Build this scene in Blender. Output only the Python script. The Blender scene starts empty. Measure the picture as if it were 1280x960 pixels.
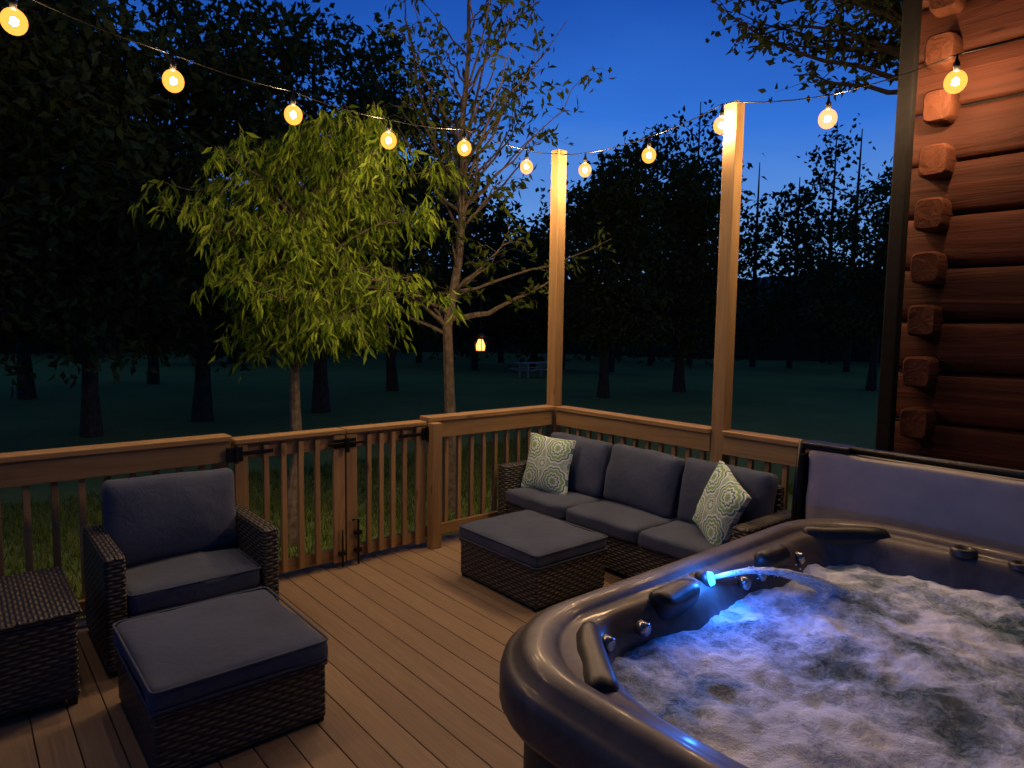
import bpy, bmesh, math, random
import numpy as np
from mathutils import Vector, Matrix, noise
random.seed(7); rng=np.random.default_rng(7)
S=bpy.context.scene
S.view_settings.view_transform='Standard'; S.view_settings.look='None'; S.view_settings.exposure=0
GZ=-0.7

# ------------------------------------------------------------------ materials
def newmat(name):
    m=bpy.data.materials.new(name); m.use_nodes=True
    nt=m.node_tree; b=nt.nodes['Principled BSDF']; return m,nt,b
def N(nt,t,**k):
    n=nt.nodes.new(t)
    for a,v in k.items(): setattr(n,a,v)
    return n
def M(nt,op,a,b=None,c=None):
    n=N(nt,'ShaderNodeMath',operation=op)
    for i,v in enumerate((a,b,c)):
        if v is None: continue
        if isinstance(v,(int,float)): n.inputs[i].default_value=v
        else: nt.links.new(v,n.inputs[i])
    return n.outputs[0]
def ramp(nt,fac,stops,interp='LINEAR'):
    r=N(nt,'ShaderNodeValToRGB'); r.color_ramp.interpolation=interp
    e=r.color_ramp.elements
    while len(e)<len(stops): e.new(0.5)
    for el,(p,c) in zip(e,stops): el.position=p; el.color=(*c,1)
    nt.links.new(fac,r.inputs[0]); return r.outputs[0]
def coords(nt,scale=(1,1,1),out='Object'):
    tc=N(nt,'ShaderNodeTexCoord'); mp=N(nt,'ShaderNodeMapping'); mp.inputs['Scale'].default_value=scale
    nt.links.new(tc.outputs[out],mp.inputs[0]); return mp.outputs[0]
def noise_t(nt,vec,scale,detail=4,rough=.55,dist=0):
    n=N(nt,'ShaderNodeTexNoise'); n.inputs['Scale'].default_value=scale; n.inputs['Detail'].default_value=detail
    n.inputs['Roughness'].default_value=rough; n.inputs['Distortion'].default_value=dist
    if vec is not None: nt.links.new(vec,n.inputs['Vector'])
    return n.outputs[0]
def bump(nt,b,h,strength=.3,dist=.01):
    n=N(nt,'ShaderNodeBump'); n.inputs['Strength'].default_value=strength; n.inputs['Distance'].default_value=dist
    nt.links.new(h,n.inputs['Height']); nt.links.new(n.outputs[0],b.inputs['Normal'])
def mixc(nt,fac,a,b,blend='MIX'):
    n=N(nt,'ShaderNodeMix',data_type='RGBA',blend_type=blend)
    if isinstance(fac,(int,float)): n.inputs[0].default_value=fac
    else: nt.links.new(fac,n.inputs[0])
    for i,v in ((6,a),(7,b)):
        if isinstance(v,tuple): n.inputs[i].default_value=(*v,1)
        else: nt.links.new(v,n.inputs[i])
    return n.outputs[2]
def simple(name,col,rough=.6,metal=0,nscale=30,var=.25,bs=.1,spec=.5):
    m,nt,b=newmat(name); v=coords(nt)
    f=noise_t(nt,v,nscale)
    c=ramp(nt,f,[(.3,tuple(x*(1-var) for x in col)),(.7,tuple(x*(1+var) for x in col))])
    nt.links.new(c,b.inputs['Base Color']); b.inputs['Roughness'].default_value=rough; b.inputs['Metallic'].default_value=metal
    b.inputs['Specular IOR Level'].default_value=spec
    bump(nt,b,f,bs,.004); return m
def wood(name,axis,dark,light,rough=.65,scale=1.0,knots=True,spec=.5,bs=.25,bd=.004,isv=.45):
    m,nt,b=newmat(name)
    sc=[22*scale]*3; sc[axis]=1.3*scale
    v=coords(nt,tuple(sc))
    g=N(nt,'ShaderNodeNewGeometry')
    add=N(nt,'ShaderNodeVectorMath',operation='ADD'); nt.links.new(v,add.inputs[0])
    comb=N(nt,'ShaderNodeCombineXYZ'); r=M(nt,'MULTIPLY',g.outputs['Random Per Island'],57.0)
    for i in range(3): nt.links.new(r,comb.inputs[i])
    nt.links.new(comb.outputs[0],add.inputs[1]); vv=add.outputs[0]
    f=noise_t(nt,vv,1.0,6,.6,1.2)
    c=ramp(nt,f,[(.25,dark),(.5,tuple((a+b_)/2 for a,b_ in zip(dark,light))),(.75,light)])
    big=noise_t(nt,coords(nt),1.7,3)
    c=mixc(nt,M(nt,'MULTIPLY',big,.45),c,tuple(x*.55 for x in dark))
    if knots:
        ks=[9]*3; ks[axis]=2.2
        vo=N(nt,'ShaderNodeTexVoronoi'); nt.links.new(coords(nt,tuple(ks)),vo.inputs['Vector']); vo.inputs['Scale'].default_value=1
        kf=ramp(nt,vo.outputs[0],[(.05,(1,1,1)),(.14,(0,0,0))]); c=mixc(nt,M(nt,'MULTIPLY',kf,.7),c,tuple(x*.35 for x in dark))
    isl=M(nt,'MULTIPLY_ADD',g.outputs['Random Per Island'],isv,1-isv*.55)
    cc=N(nt,'ShaderNodeCombineXYZ')
    for i in range(3): nt.links.new(isl,cc.inputs[i])
    c=mixc(nt,1.0,c,cc.outputs[0],'MULTIPLY')
    nt.links.new(c,b.inputs['Base Color']); b.inputs['Roughness'].default_value=rough; b.inputs['Specular IOR Level'].default_value=spec
    bump(nt,b,f,bs,bd); return m
PINE_D,PINE_L=(.28,.16,.06),(.52,.34,.15)
woodX=wood('pine_x',0,PINE_D,PINE_L); woodY=wood('pine_y',1,PINE_D,PINE_L); woodZ=wood('pine_z',2,PINE_D,PINE_L)
deckM=wood('deck_composite',1,(.23,.16,.105),(.32,.235,.165),rough=.6,scale=1.6,knots=False,spec=.3,isv=.22)
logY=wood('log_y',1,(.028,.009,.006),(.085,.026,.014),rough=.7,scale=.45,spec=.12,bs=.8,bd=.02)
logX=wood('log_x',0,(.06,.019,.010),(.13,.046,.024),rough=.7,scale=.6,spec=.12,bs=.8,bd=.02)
blackM=simple('black_metal',(.012,.012,.013),.4,.6)
darkM=simple('dark_trim',(.009,.008,.008),.85,spec=.1)

def wicker_mat():
    m,nt,b=newmat('wicker')
    tc=N(nt,'ShaderNodeTexCoord'); s=N(nt,'ShaderNodeSeparateXYZ'); nt.links.new(tc.outputs['Object'],s.inputs[0])
    g=N(nt,'ShaderNodeNewGeometry'); sn=N(nt,'ShaderNodeSeparateXYZ'); nt.links.new(g.outputs['True Normal'],sn.inputs[0])
    top=M(nt,'GREATER_THAN',M(nt,'ABSOLUTE',sn.outputs[2]),.6)
    side=M(nt,'SUBTRACT',1.0,top)
    u=M(nt,'ADD',M(nt,'MULTIPLY',M(nt,'ADD',s.outputs[0],s.outputs[1]),side),M(nt,'MULTIPLY',s.outputs[1],top))
    v=M(nt,'ADD',M(nt,'MULTIPLY',s.outputs[2],side),M(nt,'MULTIPLY',s.outputs[0],top))
    v=M(nt,'ADD',v,M(nt,'MULTIPLY',noise_t(nt,tc.outputs['Object'],9),.008))
    vh=M(nt,'DIVIDE',v,.02); row=M(nt,'FLOOR',vh)
    par=M(nt,'MULTIPLY',M(nt,'MODULO',M(nt,'ABSOLUTE',row),2.0),math.pi)
    a=M(nt,'ADD',M(nt,'MULTIPLY',u,2*math.pi/.075),par)
    wv=M(nt,'MULTIPLY_ADD',M(nt,'SINE',a),.5,.5)
    rs=M(nt,'SINE',M(nt,'MULTIPLY',M(nt,'FRACT',vh),math.pi))
    h=M(nt,'MULTIPLY',M(nt,'POWER',wv,.6),rs)
    rnd=N(nt,'ShaderNodeTexWhiteNoise',noise_dimensions='1D'); nt.links.new(row,rnd.inputs['W'])
    c=ramp(nt,h,[(0,(.008,.008,.009)),(.35,(.042,.039,.038)),(1,(.16,.145,.135))])
    c=mixc(nt,M(nt,'MULTIPLY',rnd.outputs[0],.6),c,(.03,.029,.03))
    nt.links.new(c,b.inputs['Base Color']); b.inputs['Roughness'].default_value=.5
    bump(nt,b,h,.9,.012); return m
wicker=wicker_mat()
def fabric_mat(name,col):
    m,nt,b=newmat(name); v=coords(nt)
    f=noise_t(nt,v,3,5); f2=noise_t(nt,v,350,2); f3=noise_t(nt,v,11,3,.6,.8)
    c=ramp(nt,f,[(.3,tuple(x*.75 for x in col)),(.7,tuple(x*1.2 for x in col))])
    c=mixc(nt,M(nt,'MULTIPLY',f2,.5),c,tuple(x*.5 for x in col))
    nt.links.new(c,b.inputs['Base Color']); b.inputs['Roughness'].default_value=.95
    b.inputs['Sheen Weight'].default_value=.08
    bump(nt,b,M(nt,'ADD',M(nt,'MULTIPLY',f2,.12),M(nt,'ADD',f,M(nt,'MULTIPLY',f3,.35))),.6,.025); return m
fabric=fabric_mat('cushion_fabric',(.055,.078,.145))

def pillow_mat():
    m,nt,b=newmat('pillow_print')
    tc=N(nt,'ShaderNodeTexCoord'); s=N(nt,'ShaderNodeSeparateXYZ'); nt.links.new(tc.outputs['UV'],s.inputs[0])
    def cell(off,amp):
        u=M(nt,'SUBTRACT',M(nt,'FRACT',M(nt,'ADD',M(nt,'MULTIPLY',s.outputs[0],1.75),off)),.5)
        v=M(nt,'SUBTRACT',M(nt,'FRACT',M(nt,'ADD',M(nt,'MULTIPLY',s.outputs[1],1.75),off)),.5)
        r=M(nt,'SQRT',M(nt,'ADD',M(nt,'MULTIPLY',u,u),M(nt,'MULTIPLY',v,v)))
        an=M(nt,'ARCTAN2',u,v)
        return M(nt,'ADD',r,M(nt,'MULTIPLY',M(nt,'ABSOLUTE',M(nt,'SINE',M(nt,'MULTIPLY',an,5.0))),amp))
    cream=(.62,.72,.72); g1=(.22,.40,.20); g2=(.09,.24,.30)
    a=ramp(nt,cell(.1,-.05),[(0,g1),(.07,cream),(.13,g2),(.18,cream),(.23,g1),(.31,cream),(.34,g2),(.39,cream),(.44,(.30,.44,.40))],'CONSTANT')
    r2=cell(.6,-.04)
    bb=ramp(nt,r2,[(0,cream),(.05,g2),(.09,cream),(.13,g1),(.16,cream)],'CONSTANT')
    msk=M(nt,'LESS_THAN',r2,.18)
    c=mixc(nt,msk,a,bb)
    nt.links.new(c,b.inputs['Base Color']); b.inputs['Roughness'].default_value=.9; return m
pillowM=pillow_mat()

def leaf_mat(name,c1,c2,trans=.35):
    m=bpy.data.materials.new(name); m.use_nodes=True; nt=m.node_tree; nt.nodes.clear()
    o=N(nt,'ShaderNodeOutputMaterial'); g=N(nt,'ShaderNodeNewGeometry')
    c=ramp(nt,g.outputs['Random Per Island'],[(0,c1),(1,c2)])
    d=N(nt,'ShaderNodeBsdfDiffuse'); nt.links.new(c,d.inputs[0])
    if trans:
        t=N(nt,'ShaderNodeBsdfTranslucent'); mx=N(nt,'ShaderNodeMixShader'); mx.inputs[0].default_value=trans
        nt.links.new(c,t.inputs[0])
        nt.links.new(d.outputs[0],mx.inputs[1]); nt.links.new(t.outputs[0],mx.inputs[2]); nt.links.new(mx.outputs[0],o.inputs[0])
    else: nt.links.new(d.outputs[0],o.inputs[0])
    return m
leafA=leaf_mat('leaf_yellowgreen',(.08,.17,.02),(.29,.40,.05))
leafB=leaf_mat('leaf_mid',(.06,.10,.02),(.14,.19,.035))
leafD=leaf_mat('leaf_dark',(.045,.07,.028),(.11,.14,.05),0)
leafF=leaf_mat('leaf_forest',(.035,.06,.03),(.09,.12,.055),0)
grassM=leaf_mat('grass_blade',(.10,.16,.025),(.26,.32,.07))
bark=simple('bark',(.16,.13,.10),.9,0,14,.5,.9)
barkD=simple('bark_dark',(.06,.05,.04),.9,0,10,.4,.8)

# ------------------------------------------------------------------ mesh helpers
def link(o): S.collection.objects.link(o); return o
def empty(name,loc=(0,0,0)):
    e=bpy.data.objects.new(name,None); e.location=loc; e.empty_display_size=.2; return link(e)
def parent(o,p):
    if p is not None:
        o.parent=p; o.matrix_parent_inverse=Matrix.Translation(-Vector(p.location))
def mesh_obj(name,verts,faces,mats,par=None,smooth=False,mi=None):
    me=bpy.data.meshes.new(name)
    me.from_pydata([tuple(v) for v in verts],[],[tuple(f) for f in faces]); 
    for m in (mats if isinstance(mats,(list,tuple)) else [mats]): me.materials.append(m)
    if mi is not None: me.polygons.foreach_set('material_index',mi)
    if smooth: me.polygons.foreach_set('use_smooth',[True]*len(me.polygons))
    me.update(); o=link(bpy.data.objects.new(name,me)); parent(o,par); return o
BV=[(-1,-1,-1),(1,-1,-1),(1,1,-1),(-1,1,-1),(-1,-1,1),(1,-1,1),(1,1,1),(-1,1,1)]
BF=[(0,3,2,1),(4,5,6,7),(0,1,5,4),(1,2,6,5),(2,3,7,6),(3,0,4,7)]
def boxes(name,lst,mat,par=None,bev=.004,seg=2):
    V=[];F=[]
    for (x0,x1,y0,y1,z0,z1) in lst:
        n=len(V)
        for a,b,c in BV: V.append((x1 if a>0 else x0,y1 if b>0 else y0,z1 if c>0 else z0))
        F+= [tuple(i+n for i in f) for f in BF]
    o=mesh_obj(name,V,F,mat,par)
    if bev:
        m=o.modifiers.new('bev','BEVEL'); m.width=bev; m.segments=seg; m.limit_method='ANGLE'
    return o
class Tubes:
    def __init__(s): s.V=[];s.F=[]
    def add(s,pts,rad,n=6):
        pts=[Vector(p) for p in pts]; base=len(s.V); prev=None
        for i,p in enumerate(pts):
            d=(pts[min(i+1,len(pts)-1)]-pts[max(i-1,0)]).normalized()
            a=Vector((0,0,1)) if abs(d.z)<.9 else Vector((1,0,0))
            if prev is not None: a=prev
            u=d.cross(a).normalized(); w=u.cross(d).normalized(); prev=w
            r=rad[i] if hasattr(rad,'__len__') else rad
            for k in range(n):
                t=2*math.pi*k/n; s.V.append(p+u*math.cos(t)*r+w*math.sin(t)*r)
        for i in range(len(pts)-1):
            for k in range(n):
                a=base+i*n+k;b=base+i*n+(k+1)%n; s.F.append((a,b,b+n,a+n))
        s.F.append(tuple(base+k for k in reversed(range(n)))); e=base+(len(pts)-1)*n
        s.F.append(tuple(e+k for k in range(n)))
def tube_obj(name,pts,rad,mat,par=None,n=8):
    t=Tubes(); t.add(pts,rad,n); return mesh_obj(name,t.V,t.F,mat,par,True)
def cushion(name,c,size,mat,par,rot=(0,0,0),r=.035,puff=.02,axis=2,uv=False,pinch=0,seed=0,sag=0,n=14):
    bm=bmesh.new(); bmesh.ops.create_cube(bm,size=2)
    bmesh.ops.subdivide_edges(bm,edges=bm.edges[:],cuts=n,use_grid_fill=True)
    h=[s/2 for s in size]
    R=Matrix.Rotation(rot[2],4,'Z')@Matrix.Rotation(rot[1],4,'Y')@Matrix.Rotation(rot[0],4,'X')
    oth=[i for i in range(3) if i!=axis]
    uvs={}
    for v in bm.verts:
        q=[math.copysign(1-(1-min(1,abs(a)))**1.7,a) for a in v.co]
        uvs[v.index]=(q[oth[0]]*.5+.5,q[oth[1]]*.5+.5)
        p=Vector([q[i]*h[i] for i in range(3)])
        core=Vector([max(-(h[i]-r),min(h[i]-r,p[i])) for i in range(3)])
        d=p-core
        if d.length>1e-6: p=core+d.normalized()*min(r,d.length) if d.length>r else p
        a,b=q[oth[0]],q[oth[1]]
        t=(1-a*a)*(1-b*b)
        if pinch:
            k=max(.06,(1-abs(a)**3.0)*(1-abs(b)**3.0))**.5
            p[axis]*=k
            e=1-pinch*(1-abs(a*b))*(max(abs(a),abs(b))**4)
            p[oth[0]]*=e; p[oth[1]]*=e
        p[axis]+=math.copysign(puff*t,q[axis])
        if sag: p[axis]-=sag*t
        nn=noise.noise_vector((p+Vector((seed*3.1,seed*1.7,seed)))*4.5)*.013+noise.noise_vector((p+Vector((seed,seed*2.7,seed)))*14)*.005
        p+=nn
        v.co=Vector(c)+(R@p)
    me=bpy.data.meshes.new(name)
    if uv:
        L=bm.loops.layers.uv.new('UVMap')
        for f in bm.faces:
            for l in f.loops: l[L].uv=uvs[l.vert.index]
    bm.to_mesh(me); bm.free(); me.materials.append(mat)
    me.polygons.foreach_set('use_smooth',[True]*len(me.polygons))
    o=link(bpy.data.objects.new(name,me)); parent(o,par); return o

# ------------------------------------------------------------------ camera
a,pt,ro,f=math.radians(49.69),math.radians(4.98),math.radians(.85),834.
fw=Vector((math.cos(a)*math.cos(pt),math.sin(a)*math.cos(pt),-math.sin(pt)))
rt=Vector((math.sin(a),-math.cos(a),0)); up=rt.cross(fw)
Rr=math.cos(ro)*rt+math.sin(ro)*up; U=-math.sin(ro)*rt+math.cos(ro)*up
cd=bpy.data.cameras.new('Camera'); cam=link(bpy.data.objects.new('Camera',cd))
mw=Matrix((( Rr.x,U.x,-fw.x,-4.489),(Rr.y,U.y,-fw.y,-4.6545),(Rr.z,U.z,-fw.z,1.85),(0,0,0,1)))
cam.matrix_world=mw; cd.sensor_width=36; cd.lens=f/1280*36; cd.clip_end=2000; cd.clip_start=.05
S.camera=cam
CAM=Vector((-4.489,-4.6545,1.85))
def polar(px,d,z=0):
    """helper for laying out the distant tree line by bearing and distance"""
    fh=Vector((math.cos(a),math.sin(a),0)); q=CAM+fh*d+rt*((px-640)/834*d); return Vector((q.x,q.y,z))

# ------------------------------------------------------------------ world (dusk sky: afterglow on one side)
w=bpy.data.worlds.new('World'); S.world=w; w.use_nodes=True; nt=w.node_tree
bg=nt.nodes['Background']
tc=N(nt,'ShaderNodeTexCoord'); sp=N(nt,'ShaderNodeSeparateXYZ'); nt.links.new(tc.outputs['Generated'],sp.inputs[0])
nz=noise_t(nt,coords(nt,(1,1,3),'Generated'),2.2,4)
z=M(nt,'ADD',sp.outputs[2],M(nt,'MULTIPLY_ADD',nz,.12,-.06))
c=ramp(nt,z,[(0,(.22,.40,.66)),(.13,(.13,.31,.70)),(.27,(.032,.165,.66)),(.42,(.010,.075,.42)),(.62,(.012,.05,.22)),(.8,(.03,.065,.17)),(1,(.035,.065,.14))])
gl=M(nt,'ADD',M(nt,'MULTIPLY',sp.outputs[0],.80),M(nt,'MULTIPLY',sp.outputs[1],.60))
gf=M(nt,'MULTIPLY_ADD',gl,.50,.55); gf=M(nt,'MAXIMUM',gf,.32)
nt.links.new(c,bg.inputs[0]); nt.links.new(gf,bg.inputs[1])

# ------------------------------------------------------------------ ground
def ground():
    m,nt,b=newmat('lawn_grass'); v=coords(nt)
    f=noise_t(nt,v,.35,5); f2=noise_t(nt,v,9,6,.7)
    c=ramp(nt,f,[(.3,(.24,.36,.10)),(.7,(.36,.46,.14))])
    c=mixc(nt,M(nt,'MULTIPLY',f2,.6),c,(.09,.15,.04)); nt.links.new(c,b.inputs['Base Color']); b.inputs['Roughness'].default_value=.95
    b.inputs['Specular IOR Level'].default_value=.1
    bump(nt,b,f2,.8,.04)
    n=60; V=[];F=[]
    ax=[math.copysign(abs(t)**2.5*500,t) for t in np.linspace(-1,1,n+1)]
    for y in ax:
        for x in ax:
            r=math.hypot(x,y)
            V.append((x,y,GZ+(0 if r<12 else .25*noise.noise(Vector((x*.05,y*.05,0)))*min(1,(r-12)/15))))
    for j in range(n):
        for i in range(n):
            k=j*(n+1)+i; F.append((k,k+1,k+n+2,k+n+1))
    mesh_obj('ground',V,F,m,smooth=True)
    hm=simple('bank_undergrowth',(.03,.05,.025),1,0,1.5,.5,1)
    V=[];F=[];na=160; prof=[(60,-1),(64,1.2),(69,3.6),(78,6),(95,8),(130,9)]
    for (r,z_) in prof:
        for k in range(na):
            A=2*math.pi*k/na; q=1+.06*noise.noise(Vector((math.cos(A)*5,math.sin(A)*5,1)))
            V.append((CAM.x+r*q*math.cos(A),CAM.y+r*q*math.sin(A),z_*(1+.5*noise.noise(Vector((math.cos(A)*9,math.sin(A)*9,r*.1))))+(-.4 if z_<0 else 0)))
    for j in range(len(prof)-1):
        for k in range(na): a_=j*na+k;b_=j*na+(k+1)%na; F.append((a_,b_,b_+na,a_+na))
    mesh_obj('hillside',V,F,hm,smooth=True)
ground()
def blades(name,N_,xr,yr,h,mat):
    x=rng.uniform(*xr,N_); y=rng.uniform(*yr,N_)
    hh=rng.uniform(.4,1.2,N_)*h; an=rng.uniform(0,6.283,N_); w_=.006+rng.random(N_)*.008
    lean=rng.normal(0,.35,(N_,2))*hh[:,None]
    V=np.zeros((N_,3,3))
    V[:,0]=np.c_[x-np.cos(an)*w_,y-np.sin(an)*w_,np.full(N_,GZ-.01)]
    V[:,1]=np.c_[x+np.cos(an)*w_,y+np.sin(an)*w_,np.full(N_,GZ-.01)]
    V[:,2]=np.c_[x+lean[:,0],y+lean[:,1],GZ+hh]
    mesh_obj(name,V.reshape(-1,3),np.arange(N_*3).reshape(-1,3),mat)
blades('grass',38000,(-7,6),(.3,6.5),.13,grassM)

# ------------------------------------------------------------------ deck
dk=empty('wooden_deck',(-4,-4,0))
B=[]; x=.09
while x>-9.5:
    B.append((x-.141,x,-8.5,.09,-.03,0)); x-=.1455
boxes('deck_boards',B,deckM,dk,.003)
boxes('joists',[(-9.4,.06,y,y+.04,-.27,-.035) for y in np.arange(-8.3,.0,.6)]+[(-9.4,.06,.02,.06,-.27,-.035)],woodX,dk,0)
boxes('fascia',[(-9.5,.09,.092,.13,-.3,-.005)],woodX,dk)
boxes('deck_legs',[(xx-.07,xx+.07,-.2,-.06,GZ-.1,-.03) for xx in np.arange(-9,.1,1.8)],woodZ,dk)

HR=1.09
def rail_sec(name,axis,lo,hi,fixed):
    e=empty(name,((lo+hi)/2 if axis==0 else fixed, fixed if axis==0 else (lo+hi)/2,0))
    def bx(l0,l1,t0,t1,z0,z1): return (l0,l1,fixed+t0,fixed+t1,z0,z1) if axis==0 else (fixed+t0,fixed+t1,l0,l1,z0,z1)
    wm=woodX if axis==0 else woodY
    boxes('cap',[bx(lo,hi,-.085,.06,HR-.038,HR)],wm,e,.006)
    boxes('top_rail',[bx(lo+.002,hi-.002,-.062,-.024,HR-.18,HR-.04)],wm,e)
    boxes('bottom_rail',[bx(lo+.002,hi-.002,-.062,-.024,.08,.17)],wm,e)
    L=[];t=lo+.09
    while t<hi-.05: L.append(bx(t-.018,t+.018,-.022,.014,.09,HR-.06)); t+=.135
    boxes('balusters',L,woodZ,e,.003)
    return e
rail_sec('deck_railing',0,-9.4,-3.06,0.0)
rail_sec('deck_railing',0,-1.50,-.055,0.0)
rail_sec('deck_railing',1,-1.785,-.095,0.0)
rail_sec('deck_railing',1,-3.0,-1.895,0.0)
def post(name,x,y,z1,s=.05,z0=-.6):
    return boxes(name,[(x-s,x+s,y-s,y+s,z0,z1)],woodZ,None,.005)
post('tall_wooden_post',0.0,0.0,3.5,.053); post('tall_wooden_post',0.0,-1.84,3.5,.053)
post('railing_post',-3.1,.062,HR-.042,.045); post('railing_post',-1.46,-.111,HR-.042,.045,0.002)
post('railing_post',-5.2,.062,HR-.05,.045); post('railing_post',-7.2,.062,HR-.05,.045)

def gate(lo,hi,hinge_left):
    e=empty('deck_gate',((lo+hi)/2,0,0)); T=HR-.03
    boxes('gate_cap',[(lo,hi,-.08,.05,T-.035,T)],woodX,e,.006)
    boxes('gate_top_rail',[(lo,hi,-.03,.008,T-.15,T-.037)],woodX,e)
    boxes('gate_bottom_rail',[(lo,hi,-.03,.008,.05,.14)],woodX,e)
    boxes('gate_stiles',[(lo+.002,lo+.09,-.068,-.032,.04,T-.037),(hi-.09,hi-.002,-.068,-.032,.04,T-.037)],woodZ,e)
    n=4; xs=np.linspace(lo+.09,hi-.09,n+2)[1:-1]
    boxes('gate_balusters',[(q-.018,q+.018,-.066,-.031,.06,T-.06) for q in xs],woodZ,e,.003)
    hx=lo if hinge_left else hi; s=1 if hinge_left else -1
    P=[]
    for zz in (T-.10,):
        q=sorted([hx-s*.0,hx+s*.26]); P.append((q[0],q[1],-.078,-.070,zz-.014,zz+.014))
        q=sorted([hx-s*.06,hx+s*.05]); P.append((q[0],q[1],-.088,-.079,zz-.05,zz+.05))
        q=sorted([hx-s*.005,hx+s*.015]); P.append((q[0],q[1],-.10,-.089,zz-.06,zz+.06))
    boxes('strap_hinge',P,blackM,e,.003)
    return e
g1=gate(-3.04,-2.235,True); g2=gate(-2.225,-1.515,False)
boxes('gate_latch',[(-2.33,-2.15,-.083,-.070,HR-.17,HR-.10),(-2.38,-2.09,-.098,-.084,HR-.145,HR-.125),(-2.25,-2.22,-.115,-.099,HR-.20,HR-.09)],blackM,g1,.003)
tube_obj('drop_rod',[(-2.19,-.09,.36),(-2.14,-.09,.36),(-2.14,-.09,.01)],.009,blackM,g2)
tube_obj('drop_rod_bolt',[(-2.27,-.09,.30),(-2.27,-.09,.01)],.008,blackM,g1)
boxes('drop_rod_brackets',[(-2.17,-2.11,-.1,-.07,.1,.13),(-2.30,-2.24,-.1,-.07,.1,.13),(-2.17,-2.11,-.1,-.07,.24,.27)],blackM,g2,.003)

# ------------------------------------------------------------------ wicker furniture
def piping(par,x0,x1,y0,y1,zs,r=.03):
    t=Tubes()
    for zz in zs:
        P=[]
        for cx,cy,a0 in ((x1-r,y1-r,0),(x0+r,y1-r,90),(x0+r,y0+r,180),(x1-r,y0+r,270)):
            for k in range(4): 
                A=math.radians(a0+k*30); P.append((cx+r*math.cos(A),cy+r*math.sin(A),zz+.003*noise.noise(Vector((cx*5,cy*5,k)))))
        P.append(P[0]); t.add(P,.006,6)
    mesh_obj('piping',t.V,t.F,fabric,par,True)
def sofa():
    e=empty('wicker_sofa',(-.45,-1.3,0)); x0,x1,y0,y1=-.78,-.11,-2.55,-.1
    boxes('wicker_base',[(x0+.02,x1,y0+.12,y1-.12,.03,.29)],wicker,e,.012)
    boxes('wicker_arms',[(x0,x1,y0,y0+.12,.03,.62),(x0,x1,y1-.12,y1,.03,.62)],wicker,e,.02,3)
    boxes('wicker_back',[(x1-.08,x1+.0,y0+.121,y1-.121,.30,.78)],wicker,e,.02,3)
    boxes('feet',[(xx,xx+.05,yy,yy+.05,0,.032) for xx in (x0+.02,x1-.07) for yy in (y0+.02,y1-.07,(y0+y1)/2)],blackM,e)
    wd=(y1-y0-.24)/3
    for i in range(3):
        yc=y0+.12+wd*(i+.5)
        cushion('seat_cushion_%d'%i,((x0+x1-.09)/2-.01,yc,.355),(.60,wd-.012,.12),fabric,e,puff=.012,seed=i+1)
        cushion('back_cushion_%d'%i,(x1-.16,yc,.64),(.15,wd-.02,.48),fabric,e,rot=(random.uniform(-.05,.05),.22,random.uniform(-.08,.08)),puff=.045,axis=0,seed=i+5,r=.05)
    return e
sofa()
def pillow(c,rot,seed):
    return cushion('throw_pillow',c,(.15,.49,.49),pillowM,None,rot=rot,puff=.0,axis=0,uv=True,pinch=.07,seed=seed,r=.01)
pillow((-.50,-.46,.645),(.0,.25,.12),3)
pillow((-.50,-2.17,.63),(.30,.28,-.55),4)
def ottoman(x0,x1,y0,y1,h=.385):
    e=empty('wicker_ottoman',((x0+x1)/2,(y0+y1)/2,0))
    boxes('wicker_body',[(x0+.012,x1-.012,y0+.012,y1-.012,.02,h-.10)],wicker,e,.015,3)
    boxes('wicker_rim',[(x0+.004,x1-.004,y0+.004,y1-.004,h-.125,h-.095)],wicker,e,.008)
    boxes('feet',[(xx,xx+.04,yy,yy+.04,0,.022) for xx in (x0+.02,x1-.06) for yy in (y0+.02,y1-.06)],blackM,e)
    cushion('ottoman_cushion',((x0+x1)/2,(y0+y1)/2,h-.048),(x1-x0,y1-y0,.10),fabric,e,puff=.012,seed=x0)
    piping(e,x0,x1,y0,y1,(h-.007,h-.09))
ottoman(-1.67,-.98,-1.60,-.74); ottoman(-3.94,-3.2,-1.86,-1.06,.40)
def armchair(x0,x1,y0,y1):
    e=empty('wicker_armchair',((x0+x1)/2,(y0+y1)/2,0))
    boxes('wicker_base',[(x0+.10,x1-.10,y0+.02,y1,.03,.29)],wicker,e,.012)
    boxes('wicker_arms',[(x0,x0+.10,y0,y1,.03,.64),(x1-.10,x1,y0,y1,.03,.64)],wicker,e,.02,3)
    boxes('wicker_back',[(x0+.101,x1-.101,y1-.07,y1,.30,.78)],wicker,e,.02,3)
    boxes('feet',[(xx,xx+.05,yy,yy+.05,0,.032) for xx in (x0+.02,x1-.07) for yy in (y0+.02,y1-.07)],blackM,e)
    cushion('seat_cushion',((x0+x1)/2,(y0+y1-.07)/2-.01,.36),(x1-x0-.21,y1-y0-.08,.13),fabric,e,puff=.015,seed=11)
    piping(e,x0+.107,x1-.107,y0-.005,y1-.085,(.418,.305))
    cushion('back_cushion',((x0+x1)/2,y1-.17,.67),(x1-x0-.17,.15,.50),fabric,e,rot=(-.2,0,.0),puff=.05,axis=1,seed=14,r=.05)
armchair(-3.93,-3.03,-.82,-.11)
def side_table():
    x0,x1,y0,y1=-4.75,-4.05,-1.0,-.25
    e=empty('wicker_side_table',((x0+x1)/2,(y0+y1)/2,0))
    boxes('wicker_body',[(x0+.02,x1-.02,y0+.02,y1-.02,.04,.44)],wicker,e,.015,3)
    boxes('table_top',[(x0,x1,y0,y1,.443,.475)],wicker,e,.012,3)
    boxes('feet',[(xx,xx+.04,yy,yy+.04,0,.042) for xx in (x0+.03,x1-.07) for yy in (y0+.03,y1-.07)],blackM,e)
side_table()

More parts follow.
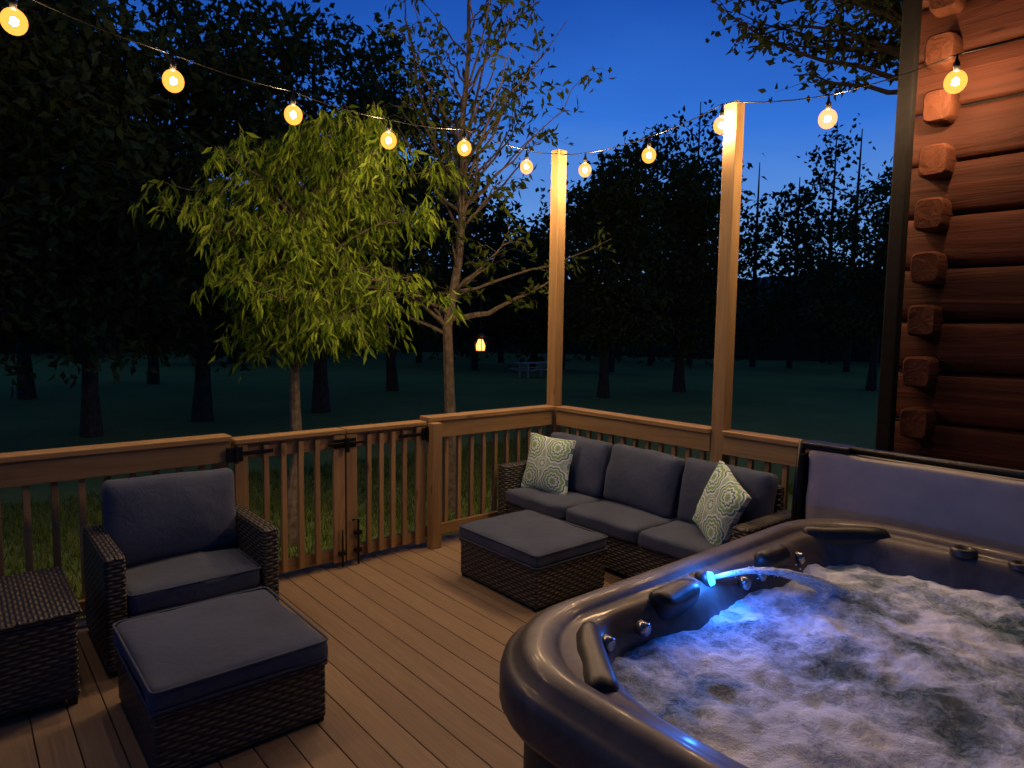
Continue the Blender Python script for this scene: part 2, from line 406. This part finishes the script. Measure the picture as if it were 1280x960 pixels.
# ------------------------------------------------------------------ hot tub
def rrect(cx,cy,hx,hy,r,n=10,m=10):
    P=[]
    segs=[(cx+hx-r,cy+hy-r,0),(cx-hx+r,cy+hy-r,90),(cx-hx+r,cy-hy+r,180),(cx+hx-r,cy-hy+r,270)]
    for i,(qx,qy,a0) in enumerate(segs):
        for k in range(n+1):
            A=math.radians(a0+90*k/n); P.append((qx+r*math.cos(A),qy+r*math.sin(A)))
        nx,ny,na=segs[(i+1)%4]; A=math.radians(na)
        p0=P[-1]; p1=(nx+r*math.cos(A),ny+r*math.sin(A))
        for k in range(1,m): P.append((p0[0]+(p1[0]-p0[0])*k/m,p0[1]+(p1[1]-p0[1])*k/m))
    return P
def tub():
    x0,x1,y0,y1=-3.40,-1.08,-5.40,-3.08; cx,cy=(x0+x1)/2,(y0+y1)/2; H=(x1-x0)/2; T=.945
    e=empty('hot_tub',(cx,cy,0))
    m,nt,b=newmat('tub_acrylic'); v=coords(nt)
    f1=noise_t(nt,v,6,6,.65,1.5)
    c=ramp(nt,f1,[(.3,(.055,.045,.044)),(.55,(.10,.083,.08)),(.75,(.15,.13,.125))])
    nt.links.new(c,b.inputs['Base Color']); b.inputs['Roughness'].default_value=.45; b.inputs['Coat Weight'].default_value=.12; b.inputs['Coat Roughness'].default_value=.12
    b.inputs['Specular IOR Level'].default_value=.35
    bump(nt,b,noise_t(nt,v,3,2),.06,.02)
    cab=simple('tub_cabinet',(.035,.03,.03),.6)
    V=[];F=[];MI=[]
    prof=[(.07,0,.34,0),(.07,.72,.34,0),(.068,.76,.34,0),(.015,.765,.38,0),(.0,.79,.40,0),(.0,.86,.40,0),(.006,.89,.40,0),(.022,.902,.395,0),(.034,.905,.39,0),(.045,.935,.385,0),(.065,T,.38,0),
          (.09,T+.002,.37,0),(.12,T-.004,.36,0),(.13,T-.018,.36,0),(.14,T-.026,.36,0),(.17,T-.026,.35,.2),(.185,T-.034,.35,.45),(.205,T-.06,.35,.8),(.22,T-.11,.36,1),(.24,.78,.36,1),(.27,.60,.36,1),(.42,.45,.32,.6),(.75,.42,.25,0),(.8,.15,.2,0)]
    n=None
    for ins,z,r,sc in prof:
        P=rrect(cx,cy,H-ins,H-ins,r,10,16); n=len(P)
        for k,(px,py) in enumerate(P):
            if sc:
                ang=math.atan2(py-cy,px-cx); s=.5+.5*math.cos(ang*10+.6)
                q=1-sc*.05*(s**1.5)
                px=cx+(px-cx)*q; py=cy+(py-cy)*q
            V.append((px,py,z))
    for j in range(len(prof)-1):
        for k in range(n):
            a_=j*n+k;b_=j*n+(k+1)%n; F.append((a_,b_,b_+n,a_+n)); MI.append(1 if j<3 else 0)
    F.append(tuple((len(prof)-1)*n+k for k in range(n))); MI.append(0)
    mesh_obj('tub_shell',V,F,[m,cab],e,True,MI)
    boxes('cabinet_trim',[(x0+.045,x0+.07,y,y+.02,.0,.755) for y in np.arange(y0+.4,y1-.3,.42)]+[(q,q+.02,y1-.07,y1-.045,.0,.755) for q in np.arange(x0+.4,x1-.3,.42)],cab,e,.003)
    # water
    wm,nt,b=newmat('bubbling_water')
    v=coords(nt); 
    wv=N(nt,'ShaderNodeVectorMath',operation='ADD'); nd=N(nt,'ShaderNodeTexNoise'); nd.inputs['Scale'].default_value=5.0; nt.links.new(v,nd.inputs['Vector'])
    sc=N(nt,'ShaderNodeVectorMath',operation='SCALE'); sc.inputs['Scale'].default_value=.16; nt.links.new(nd.outputs['Color'],sc.inputs[0])
    nt.links.new(v,wv.inputs[0]); nt.links.new(sc.outputs[0],wv.inputs[1])
    f1=noise_t(nt,wv.outputs[0],3.6,6,.62,.1); f2=noise_t(nt,v,75,4,.75)
    ff=M(nt,'ADD',f1,M(nt,'MULTIPLY_ADD',f2,.24,-.12))
    c=ramp(nt,ff,[(.31,(.03,.07,.09)),(.39,(.10,.16,.20)),(.46,(.32,.40,.52)),(.54,(.66,.73,.90)),(.68,(.86,.90,1.0))])
    nt.links.new(c,b.inputs['Base Color'])
    rr=ramp(nt,ff,[(.36,(.15,.15,.15)),(.48,(.75,.75,.75))]); nt.links.new(rr,b.inputs['Roughness'])
    b.inputs['IOR'].default_value=1.33
    bump(nt,b,M(nt,'ADD',M(nt,'MULTIPLY',f2,.35),f1),.7,.03)
    nn=170; V=[];F=[]; h=H-.21
    for j in range(nn+1):
        for i in range(nn+1):
            px=cx-h+2*h*i/nn; py=cy-h+2*h*j/nn
            p=Vector((px,py,0))
            zz=.80+.030*noise.noise(p*3.5)+.018*noise.noise(p*9)+.009*noise.noise(p*24)
            V.append((px,py,zz))
    for j in range(nn):
        for i in range(nn):
            k=j*(nn+1)+i
            qx=abs(V[k][0]+h/nn-cx)/h; qy=abs(V[k][1]+h/nn-cy)/h
            if max(0,qx-.74)**2+max(0,qy-.74)**2 < .26**2*1.2: F.append((k,k+1,k+nn+2,k+nn+1))
    mesh_obj('water',V,F,wm,e,True)
    hm=simple('headrest_black',(.012,.012,.013),.45,0,20,.2,.05)
    for i,(px,py,rz,L) in enumerate([(-1.36,-3.36,math.radians(-45),.40),(-1.90,-3.285,0,.20),(-2.56,-3.285,0,.24),(-3.13,-3.42,math.radians(50),.38),(-1.30,-4.5,math.radians(-90),.3)]):
        cushion('headrest_%d'%i,(px,py,.885),(L,.085,.13),hm,e,rot=(.45,0,rz),r=.04,puff=.01,axis=1,n=8,seed=i)
    kn=simple('knob_grey',(.03,.027,.026),.4)
    def disc(name,px,py,z,r,h,mat,seg=24):
        V=[];F=[]
        for (rr_,zz) in ((r,z),(r,z+h*.7),(r*.9,z+h),(r*.55,z+h),(r*.5,z+h*.6)):
            for k in range(seg): V.append((px+rr_*math.cos(2*math.pi*k/seg),py+rr_*math.sin(2*math.pi*k/seg),zz))
        for j in range(4):
            for k in range(seg): a_=j*seg+k;b_=j*seg+(k+1)%seg; F.append((a_,b_,b_+seg,a_+seg))
        F.append(tuple(4*seg+k for k in range(seg))); mesh_obj(name,V,F,mat,e,True)
    disc('diverter_knob',-1.25,-3.80,T-.03,.05,.03,kn); disc('cup_holder',-1.25,-4.0,T-.03,.045,.022,kn); disc('air_knob',-3.25,-4.1,T-.03,.035,.025,kn)
    # massage jets around the inner wall
    ch=simple('jet_chrome',(.35,.35,.36),.25,.9,20,.1,.02)
    for i,(jx,jy) in enumerate([(-2.95,-3.325),(-2.78,-3.33),(-2.15,-3.325),(-2.02,-3.32),(-1.7,-3.32)]):
        t=Tubes(); t.add([(jx,jy+.02,.865),(jx,jy-.012,.862),(jx,jy-.016,.862)],[.024,.024,.014],14); mesh_obj('jet_%d'%i,t.V,t.F,ch,e,True)
    led=bpy.data.materials.new('blue_led'); led.use_nodes=True; q=led.node_tree.nodes['Principled BSDF']
    q.inputs['Base Color'].default_value=(.1,.3,1,1); q.inputs['Emission Color'].default_value=(.02,.28,1,1); q.inputs['Emission Strength'].default_value=8
    led.cycles.emission_sampling='NONE'
    tube_obj('spout',[(-2.36,-3.25,.90),(-2.345,-3.285,.915)],[.035,.03],kn,e,14)
    tube_obj('spout_led',[(-2.344,-3.287,.916),(-2.338,-3.300,.921)],[.028,.022],led,e,14)
    jw,nt,b=newmat('water_jet'); b.inputs['Base Color'].default_value=(.75,.86,1,1); b.inputs['Roughness'].default_value=.3; b.inputs['Transmission Weight'].default_value=.4; b.inputs['IOR'].default_value=1.2
    jn_=noise_t(nt,coords(nt,(18,60,60)),1,4,.7); al=ramp(nt,jn_,[(.36,(.25,.25,.25)),(.56,(1,1,1))]); nt.links.new(al,b.inputs['Alpha'])
    bump(nt,b,jn_,.8,.01)
    P=[];
    for k in range(19):
        t=k/18; P.append((-2.33+.54*t,-3.305-.22*t,.925+.085*t-.215*t*t))
    for jn,(off,oz) in enumerate(((0,0),(.012,.004),(-.012,-.003),(.022,-.01),(-.02,.006))):
        tube_obj('water_stream_%d'%jn,[(p[0],p[1]+off*(.2+1.6*i/18)+.003*noise.noise(Vector((i*.9,jn*5,0))),p[2]+oz*i/9+.004*noise.noise(Vector((i*.7,jn*3,2)))) for i,p in enumerate(P)],[.007+.005*i/18+.002*noise.noise(Vector((i,jn*2,7))) for i in range(19)],jw,e,7)
    dr=Tubes()
    for _ in range(70):
        t=random.uniform(.1,1.05); q_=Vector((-2.33+.54*t,-3.305-.22*t,.925+.085*t-.215*t*t))+Vector([random.gauss(0,.022*t+.004) for _ in range(3)]); rr2=random.uniform(.0015,.004)
        dr.add([q_-Vector((rr2,0,0)),q_,q_+Vector((rr2,0,0))],[rr2*.3,rr2,rr2*.3],5)
    mesh_obj('droplets',dr.V,dr.F,jw,e,True)
    ld=bpy.data.lights.new('tub_led_light','POINT'); ld.energy=5.5; ld.color=(.03,.20,1); ld.shadow_soft_size=.02
    lo=link(bpy.data.objects.new('tub_led_light',ld)); lo.location=(-2.345,-3.35,.985); parent(lo,e)
tub()
def cover():
    e=empty('hot_tub_cover',(-.92,-4.2,.7))
    vin=simple('cover_vinyl',(.36,.33,.31),.6,0,5,.15,.2,spec=.3)
    cushion('cover_slab',(-.955,-4.2,.78),(.095,2.42,.86),vin,e,r=.03,puff=.01,axis=0,seed=2,n=18)
    cushion('cover_slab_rear',(-.855,-4.2,.78),(.095,2.42,.86),vin,e,r=.03,puff=.01,axis=0,seed=5,n=18)
    boxes('cover_end_flap',[(-1.02,-.80,-2.985,-2.955,.50,1.19)],darkM,e,.01)
    tube_obj('lift_bar',[(-.93,-2.93,1.235),(-.93,-5.4,1.235)],.02,blackM,e)
    tube_obj('lift_arm',[(-1.0,-2.93,.35),(-.97,-2.93,1.0),(-.93,-2.93,1.245)],.02,blackM,e)
    boxes('cover_handle',[(-.99,-.86,-3.2,-2.95,1.215,1.25)],blackM,e,.01)
cover()

# ------------------------------------------------------------------ log house
def house():
    e=empty('log_house',(2,-6,0)); P=.33
    def logmesh(name,axis,lst,mat,ex):
        V=[];F=[]; n=24
        for (s0,s1,c1,zc,ry,rz) in lst:
            b0=len(V); prof=[]
            for k in range(n):
                t=2*math.pi*k/n; cc,ss=math.cos(t),math.sin(t)
                wob=1+.05*noise.noise(Vector((cc*1.5,ss*1.5,zc*7)))
                prof.append((math.copysign(abs(cc)**ex,cc)*ry*wob,math.copysign(abs(ss)**ex,ss)*rz*wob))
            st=[(s0,.86),(s0+.02,1),]
            m_=26 if s1-s0>2 else 2
            for k in range(1,m_): st.append((s0+.02+(s1-s0-.04)*(k/m_),1))
            st+=[(s1-.02,1),(s1,.86)]
            for (s,kk) in st:
                w1=.012*noise.noise(Vector((s*1.6,zc,c1))); w2=.008*noise.noise(Vector((s*1.1,zc*3,c1+9)))
                for (u,vv) in prof:
                    if axis==1: V.append((c1+u*kk+w1,s,zc+vv*kk+w2))
                    else: V.append((s,c1+u*kk+w1,zc+vv*kk+w2))
            for j in range(len(st)-1):
                for k in range(n):
                    a_=b0+j*n+k;b_=b0+j*n+(k+1)%n; F.append((a_,b_,b_+n,a_+n))
            F.append(tuple(b0+k for k in range(n))); q=b0+(len(st)-1)*n; F.append(tuple(q+k for k in range(n)))
        o=mesh_obj(name,V,F,mat,e,True); m=o.modifiers.new('es','EDGE_SPLIT'); m.split_angle=math.radians(50)
    zs=[-.55+P*i for i in range(24)]
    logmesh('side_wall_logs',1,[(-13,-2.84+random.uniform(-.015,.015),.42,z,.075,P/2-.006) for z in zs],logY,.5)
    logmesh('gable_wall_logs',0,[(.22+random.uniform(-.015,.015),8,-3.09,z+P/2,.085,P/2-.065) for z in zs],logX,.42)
    boxes('wall_core',[(.40,8,-13,-3.14,-.7,7.0)],darkM,e,0)
    boxes('corner_downspout',[(.12,.20,-2.99,-2.90,-.5,7)],darkM,e,.01)
    rm=simple('roof_shingles',(.05,.045,.04),.9)
    V=[(-.3,-13.5,6.9),(4.2,-13.5,9.2),(8.7,-13.5,6.9),(-.3,-2.4,6.9),(4.2,-2.4,9.2),(8.7,-2.4,6.9)]
    V+=[(x,y,z+.2) for x,y,z in V]
    F=[(0,3,4,1),(1,4,5,2),(6,7,10,9),(7,8,11,10),(0,6,9,3),(2,5,11,8),(3,9,10,4),(4,10,11,5),(0,1,7,6),(1,2,8,7)]
    mesh_obj('roof',V,F,rm,e)
house()

# ------------------------------------------------------------------ string lights
bulbs=[(-4.16,-.40,3.32),(-3.42,-.33,3.23),(-2.68,-.26,3.21),(-1.93,-.19,3.20),(-1.19,-.12,3.29),(-.45,-.05,3.27),
       (-.02,-.36,3.26),(-.02,-1.08,3.26),(-.10,-1.80,3.33),(-.02,-2.54,3.23),(-.04,-3.27,3.27)]
def strings():
    e=empty('string_lights',(-2,-.2,3.3))
    def fil(nm,st):
        core=bpy.data.materials.new(nm); core.use_nodes=True; nt=core.node_tree; nt.nodes.clear()
        o=N(nt,'ShaderNodeOutputMaterial'); em=N(nt,'ShaderNodeEmission'); em.inputs[0].default_value=(1,.62,.31,1); em.inputs[1].default_value=st
        nt.links.new(em.outputs[0],o.inputs[0]); return core
    core=fil('bulb_filament',5200); core2=fil('bulb_filament_dim',3300)
    gl=bpy.data.materials.new('bulb_halo_glass'); gl.use_nodes=True; nt=gl.node_tree; nt.nodes.clear()
    o=N(nt,'ShaderNodeOutputMaterial'); em=N(nt,'ShaderNodeEmission'); em.inputs[0].default_value=(1,.33,.05,1); em.inputs[1].default_value=3.2  # amber emission in the globe imitates the halo around each bulb
    tr=N(nt,'ShaderNodeBsdfTransparent'); mx=N(nt,'ShaderNodeMixShader'); mx.inputs[0].default_value=.42
    nt.links.new(tr.outputs[0],mx.inputs[1]); nt.links.new(em.outputs[0],mx.inputs[2]); nt.links.new(mx.outputs[0],o.inputs[0])
    gl.cycles.emission_sampling='NONE'
    for i,bp in enumerate(bulbs):
        for nm,r,mt,sz in (('filament',.021,core2 if i<3 else core,1.1),('glass_bulb_halo',.058,gl,1.1)):  # outer globe oversized so its glow reads as bloom round the core
            bm=bmesh.new(); bmesh.ops.create_icosphere(bm,subdivisions=1 if r<.04 else 3,radius=r)
            for v in bm.verts: v.co=Vector((v.co.x,v.co.y,v.co.z*sz))+Vector(bp)
            me=bpy.data.meshes.new(nm); bm.to_mesh(me); bm.free(); me.materials.append(mt)
            if r>.04: me.polygons.foreach_set('use_smooth',[True]*len(me.polygons))
            parent(link(bpy.data.objects.new('%s_%d'%(nm,i),me)),e)
        tube_obj('socket_%d'%i,[(bp[0],bp[1],bp[2]+.058),(bp[0],bp[1],bp[2]+.10),(bp[0],bp[1],bp[2]+.115),(bp[0],bp[1],bp[2]+.15)],[.016,.018,.010,.004],blackM,e,10)
    A=[(-6.4,-.62,3.62)]+[(b[0],b[1],b[2]+.15) for b in bulbs[:6]]+[(-.03,-.03,3.46)]
    Bp=[(-.03,-.03,3.46)]+[(b[0],b[1],b[2]+.15) for b in bulbs[6:9]]+[(-.06,-1.86,3.49)]+[(b[0],b[1],b[2]+.15) for b in bulbs[9:]]+[(.33,-4.3,3.62)]
    for nm,pts in (('wire_a',A),('wire_b',Bp)):
        out=[]
        for p,q in zip(pts[:-1],pts[1:]):
            p,q=Vector(p),Vector(q)
            for k in range(6):
                t=k/6; r=p.lerp(q,t); r.z-=.05*(q-p).length*4*t*(1-t)*.5; out.append(r)
        out.append(Vector(pts[-1])); tube_obj(nm,out,.004,blackM,e,6)
strings()

# ------------------------------------------------------------------ trees
def leaf_mesh(C,D,L,W):
    n=len(C); D=D/np.linalg.norm(D,axis=1)[:,None]
    r=rng.normal(size=(n,3)); Sd=np.cross(D,r); Sd/=np.linalg.norm(Sd,axis=1)[:,None]
    L=L*rng.uniform(.6,1.25,n)[:,None]; W=W*rng.uniform(.7,1.2,n)[:,None]
    nr=np.cross(Sd,D)
    V=np.stack([C,C+D*L*.45+Sd*W*.5+nr*W*.15,C+D*L-nr*L*.12,C+D*L*.45-Sd*W*.5+nr*W*.15],1)
    return V.reshape(-1,3)
def build_tree(name,base,top,r0,r1,limbs,mats,twigs=6,tl=.5,lpt=10,L=.1,W=.03,droop=.5,wob=.05,liftk=.25,leafstart=.35,extra=(),spread=.04):
    T=Tubes(); base=Vector(base); top=Vector(top)
    n=9; tr=[]
    for i in range(n):
        t=i/(n-1); p=base.lerp(top,t); p+=Vector((noise.noise(Vector((t*4,base.x,0))),noise.noise(Vector((t*4,base.y,7))),0))*wob*min(1,t*3)*(top-base).length*.12; tr.append(p)
    T.add(tr,[r0*(1.35 if i==0 else 1)*(1-i/(n-1))+r1*i/(n-1) for i in range(n)],9)
    def on_trunk(z):
        z=max(base.z+.2,min(top.z-.02,z))
        for p,q in zip(tr[:-1],tr[1:]):
            if p.z<=z<=q.z: 
                t=(z-p.z)/max(1e-5,q.z-p.z); return p.lerp(q,t),(z-base.z)/(top.z-base.z)
        return tr[-1],1
    LC=[];LD=[]
    def limb(E,zs,leaf=True,rk=.5):
        s,t=on_trunk(zs); d=E-s; ln=d.length
        ctrl=s+d*.5+Vector((0,0,liftk*ln))+Vector([random.gauss(0,.08*ln) for _ in range(3)])
        r=(r0*(1-t)+r1*t)*rk; pts=[]
        K=8
        for k in range(K+1):
            u=k/K; pts.append(s*(1-u)**2+ctrl*2*u*(1-u)+E*u*u+Vector([random.gauss(0,.012*ln) for _ in range(3)])*(1 if 0<k<K else 0))
        T.add(pts,[max(.004,r*(1-.85*k/K)) for k in range(K+1)],5)
        if not leaf: return
        for _ in range(twigs):
            u=random.uniform(leafstart,1); k=min(K-1,int(u*K)); p=pts[k].lerp(pts[k+1],u*K-k)
            dd=Vector([random.gauss(0,1) for _ in range(3)]); dd.z=abs(dd.z)*.4; dd.normalize(); dd=(dd+d.normalized()*.6).normalized()
            l=tl*random.uniform(.5,1.3); q1=p+dd*l*.5; q2=q1+(dd*.5+Vector((0,0,-droop))).normalized()*l*.5
            T.add([p,q1,q2],[max(.003,r*.15),max(.0025,r*.1),.0015],3)
            for m in range(lpt):
                v=random.uniform(.2,1.05); c=p.lerp(q1,v*2) if v<.5 else q1.lerp(q2,v*2-1)
                LC.append(c+Vector([random.gauss(0,spread) for _ in range(3)]))
                ld=Vector([random.gauss(0,.6) for _ in range(3)])+dd*.4; ld.z-=droop*1.6; LD.append(ld)
    for E,zs in limbs: limb(Vector(E),zs)
    for E,zs,rk in extra: limb(Vector(E),zs,True,rk)
    V=list(T.V);F=list(T.F);mi=[0]*len(F)
    if LC:
        lv=leaf_mesh(np.array(LC),np.array(LD),L,W); b0=len(V)
        V+= [tuple(v) for v in lv]; k=len(LC); F+=[(b0+4*i,b0+4*i+1,b0+4*i+2,b0+4*i+3) for i in range(k)]; mi+=[1]*k
    return mesh_obj(name,V,F,mats,None,False,mi)
def crown(center,rad,n,zlo,zhi,shell=.55,up_=.45):
    out=[]
    while len(out)<n:
        v=Vector([random.uniform(-1,1) for _ in range(3)])
        if v.length>1 or v.length<shell*random.random()**.3: continue
        E=Vector((center[0]+v.x*rad[0],center[1]+v.y*rad[1],center[2]+v.z*rad[2]))
        hd=math.hypot(v.x*rad[0],v.y*rad[1]); zs=min(zhi,max(zlo,E.z-up_*hd-.2)); out.append((E,zs))
    return out
bA=polar(356,7.5,GZ-.1); tA=polar(396,7.6,3.6)
L1=crown(polar(350,7.6,3.05),(1.1,1.1,.8),30,1.7,3.5)+crown(polar(450,7.5,3.4),(1.0,1.0,.75),22,1.9,3.5)+crown(polar(400,7.4,2.2),(1.1,1.1,.7),20,1.3,2.4)+crown(polar(450,7.4,2.1),(.8,.8,.5),9,1.3,2.4)
build_tree('willow_tree',bA,tA,.085,.02,L1,[bark,leafA],twigs=9,tl=.6,lpt=15,L=.16,W=.040,droop=.95,wob=.3,liftk=.28,spread=.03)
bB=polar(560,9,GZ-.1); tB=polar(585,9,6.2)
L2=crown(polar(575,9,5.4),(1.5,1.5,1.9),34,2.9,6.0,.5,.9)+crown(polar(560,9,2.6),(1.4,1.4,.6),9,1.5,2.6)
ex=[(polar(700,8.8,2.55),1.95,.7),(polar(500,9,2.5),1.8,.35),(polar(760,8.8,3.0),2.3,.35),(polar(500,9,6.6),3.4,.6),(polar(650,9,6.9),3.7,.6),(polar(700,9,5.8),3.2,.5),(polar(730,9,5.2),3.4,.35)]
build_tree('slender_tree',bB,tB,.095,.02,L2,[bark,leafB],twigs=5,tl=.5,lpt=8,L=.14,W=.055,droop=.35,wob=.2,liftk=-.05,leafstart=.45,extra=ex)
bC=Vector((6.2,-1.6,GZ-.1)); L3=crown((5.2,-.3,7.0),(2.2,2.2,1.8),56,4.7,8.5,.4,.5)
build_tree('oak_tree',bC,bC+Vector((.1,.2,9.2)),.2,.05,L3,[barkD,leafD],twigs=8,tl=.7,lpt=13,L=.14,W=.08,droop=.2,liftk=.05)
for (px,d,h,cr,nl) in [(-60,12,9.5,3.2,70),(110,14.5,10.0,3.6,85),(250,17,11.2,3.6,80),(400,19,11.5,3.4,80),(30,21,13,4.5,80),(490,25,13,3.6,70),(-350,11,9,3,60),(190,26,13.5,4.5,70),(755,24,8.8,2.2,60),(850,27,10.2,3.0,75),(1090,30,9.6,3.2,55)]:
    b_=polar(px,d,GZ-.1); s=random.uniform(.9,1.1)
    Lm=crown((b_.x,b_.y,h*.50),(cr,cr,h*.44),nl,h*.08,h*.8,.5,.3)
    build_tree('large_tree',b_,b_+Vector((random.uniform(-.4,.4),random.uniform(-.4,.4),h*.84)),.2*s,.05,Lm,[barkD,leafD],twigs=8,tl=1.2,lpt=13,L=.28,W=.15,droop=.4,spread=.2,leafstart=.25,liftk=.1)
def forest():
    T=Tubes(); C=[];D=[]
    def clump(c,r,n):
        C.append(np.array(c)+rng.normal(size=(n,3))*r*.5); D.append(rng.normal(size=(n,3)))
    px=-500
    while px<1600:
        d=random.uniform(38,56); h=random.uniform(9,15)*d/46
        if 600<px<730: h*=.78
        if px>730: h*=1.12
        b_=polar(px,d,GZ); tp=b_+Vector((random.uniform(-.5,.5),random.uniform(-.5,.5),h*1.05))
        T.add([b_,b_.lerp(tp,.5)+Vector((random.uniform(-.3,.3),0,0)),tp],[.22,.14,.03],5)
        cr=random.uniform(2.2,3.8); dens=random.choice([.45,.8,1.1,1.4])
        for _ in range(int(42*dens)):
            while True:
                v=Vector([random.uniform(-1,1) for _ in range(3)])
                if v.length<1: break
            tp_=1-.35*max(0,v.z)
            c=Vector((b_.x+v.x*cr*tp_,b_.y+v.y*cr*tp_,h*.52+v.z*h*.46))
            clump(c,random.uniform(.6,1.5),38)
            if random.random()<.4: s=b_.lerp(tp,max(.2,min(.95,(c.z-1)/h))); T.add([s,c],[.06,.015],3)
        px+=random.uniform(26,50)
    px=-700
    while px<1800:
        d=random.uniform(50,62); b_=polar(px,d,GZ)
        for _ in range(6): clump((b_.x+random.uniform(-2,2),b_.y+random.uniform(-2,2),random.uniform(0,5.5)),2.0,46)
        px+=18
    C_=np.concatenate(C);D_=np.concatenate(D)
    lv=leaf_mesh(C_,D_,.46,.30); V=[tuple(v) for v in T.V]; b0=len(V); k=len(C_)
    V+= [tuple(v) for v in lv]; F=list(T.F)+[(b0+4*i,b0+4*i+1,b0+4*i+2,b0+4*i+3) for i in range(k)]
    mesh_obj('forest',V,F,[barkD,leafF],None,False,[0]*len(T.F)+[1]*k)
forest()

# ------------------------------------------------------------------ yard objects
def lantern():
    p=polar(600,8.7,1.60); e=empty('hanging_lantern',p)
    tube_obj('hook_wire',[(p.x,p.y,p.z+.10),(p.x,p.y,p.z+.62)],.004,blackM,e)
    tube_obj('lantern_roof',[(p.x,p.y,p.z+.08),(p.x,p.y,p.z+.15)],[.115,.015],blackM,e,6)
    tube_obj('lantern_base',[(p.x,p.y,p.z-.11),(p.x,p.y,p.z-.085)],[.09,.10],blackM,e,6)
    for k in range(6):
        A=k*math.pi/3; tube_obj('bar_%d'%k,[(p.x+.085*math.cos(A),p.y+.085*math.sin(A),p.z-.085),(p.x+.085*math.cos(A),p.y+.085*math.sin(A),p.z+.08)],.006,blackM,e,4)
    em=bpy.data.materials.new('lantern_flame'); em.use_nodes=True; q=em.node_tree.nodes['Principled BSDF']
    q.inputs['Emission Color'].default_value=(1,.27,.05,1); q.inputs['Emission Strength'].default_value=4
    tube_obj('flame',[(p.x,p.y,p.z-.075),(p.x,p.y,p.z-.01),(p.x,p.y,p.z+.07)],[.055,.06,.03],em,e,8)
lantern()
def picnic():
    p=polar(668,33,GZ); e=empty('picnic_table',p); tm=simple('weathered_wood',(.5,.48,.46),.7); X,Y=p.x,p.y
    boxes('table_top',[(X-1.0,X+1.0,Y-.4+.16*k,Y-.4+.16*k+.14,GZ+.73,GZ+.77) for k in range(5)],tm,e,0)
    boxes('benches',[(X-1.0,X+1.0,Y-.85,Y-.6,GZ+.43,GZ+.47),(X-1.0,X+1.0,Y+.6,Y+.85,GZ+.43,GZ+.47)],tm,e,0)
    boxes('legs',[(X+s-.04,X+s+.04,Y-.75,Y+.75,GZ+.36,GZ+.42) for s in (-.7,.7)]+[(X+s-.04,X+s+.04,Y+q-.05,Y+q+.05,GZ,GZ+.728) for s in (-.7,.7) for q in (-.3,.3)],tm,e,0)
picnic()
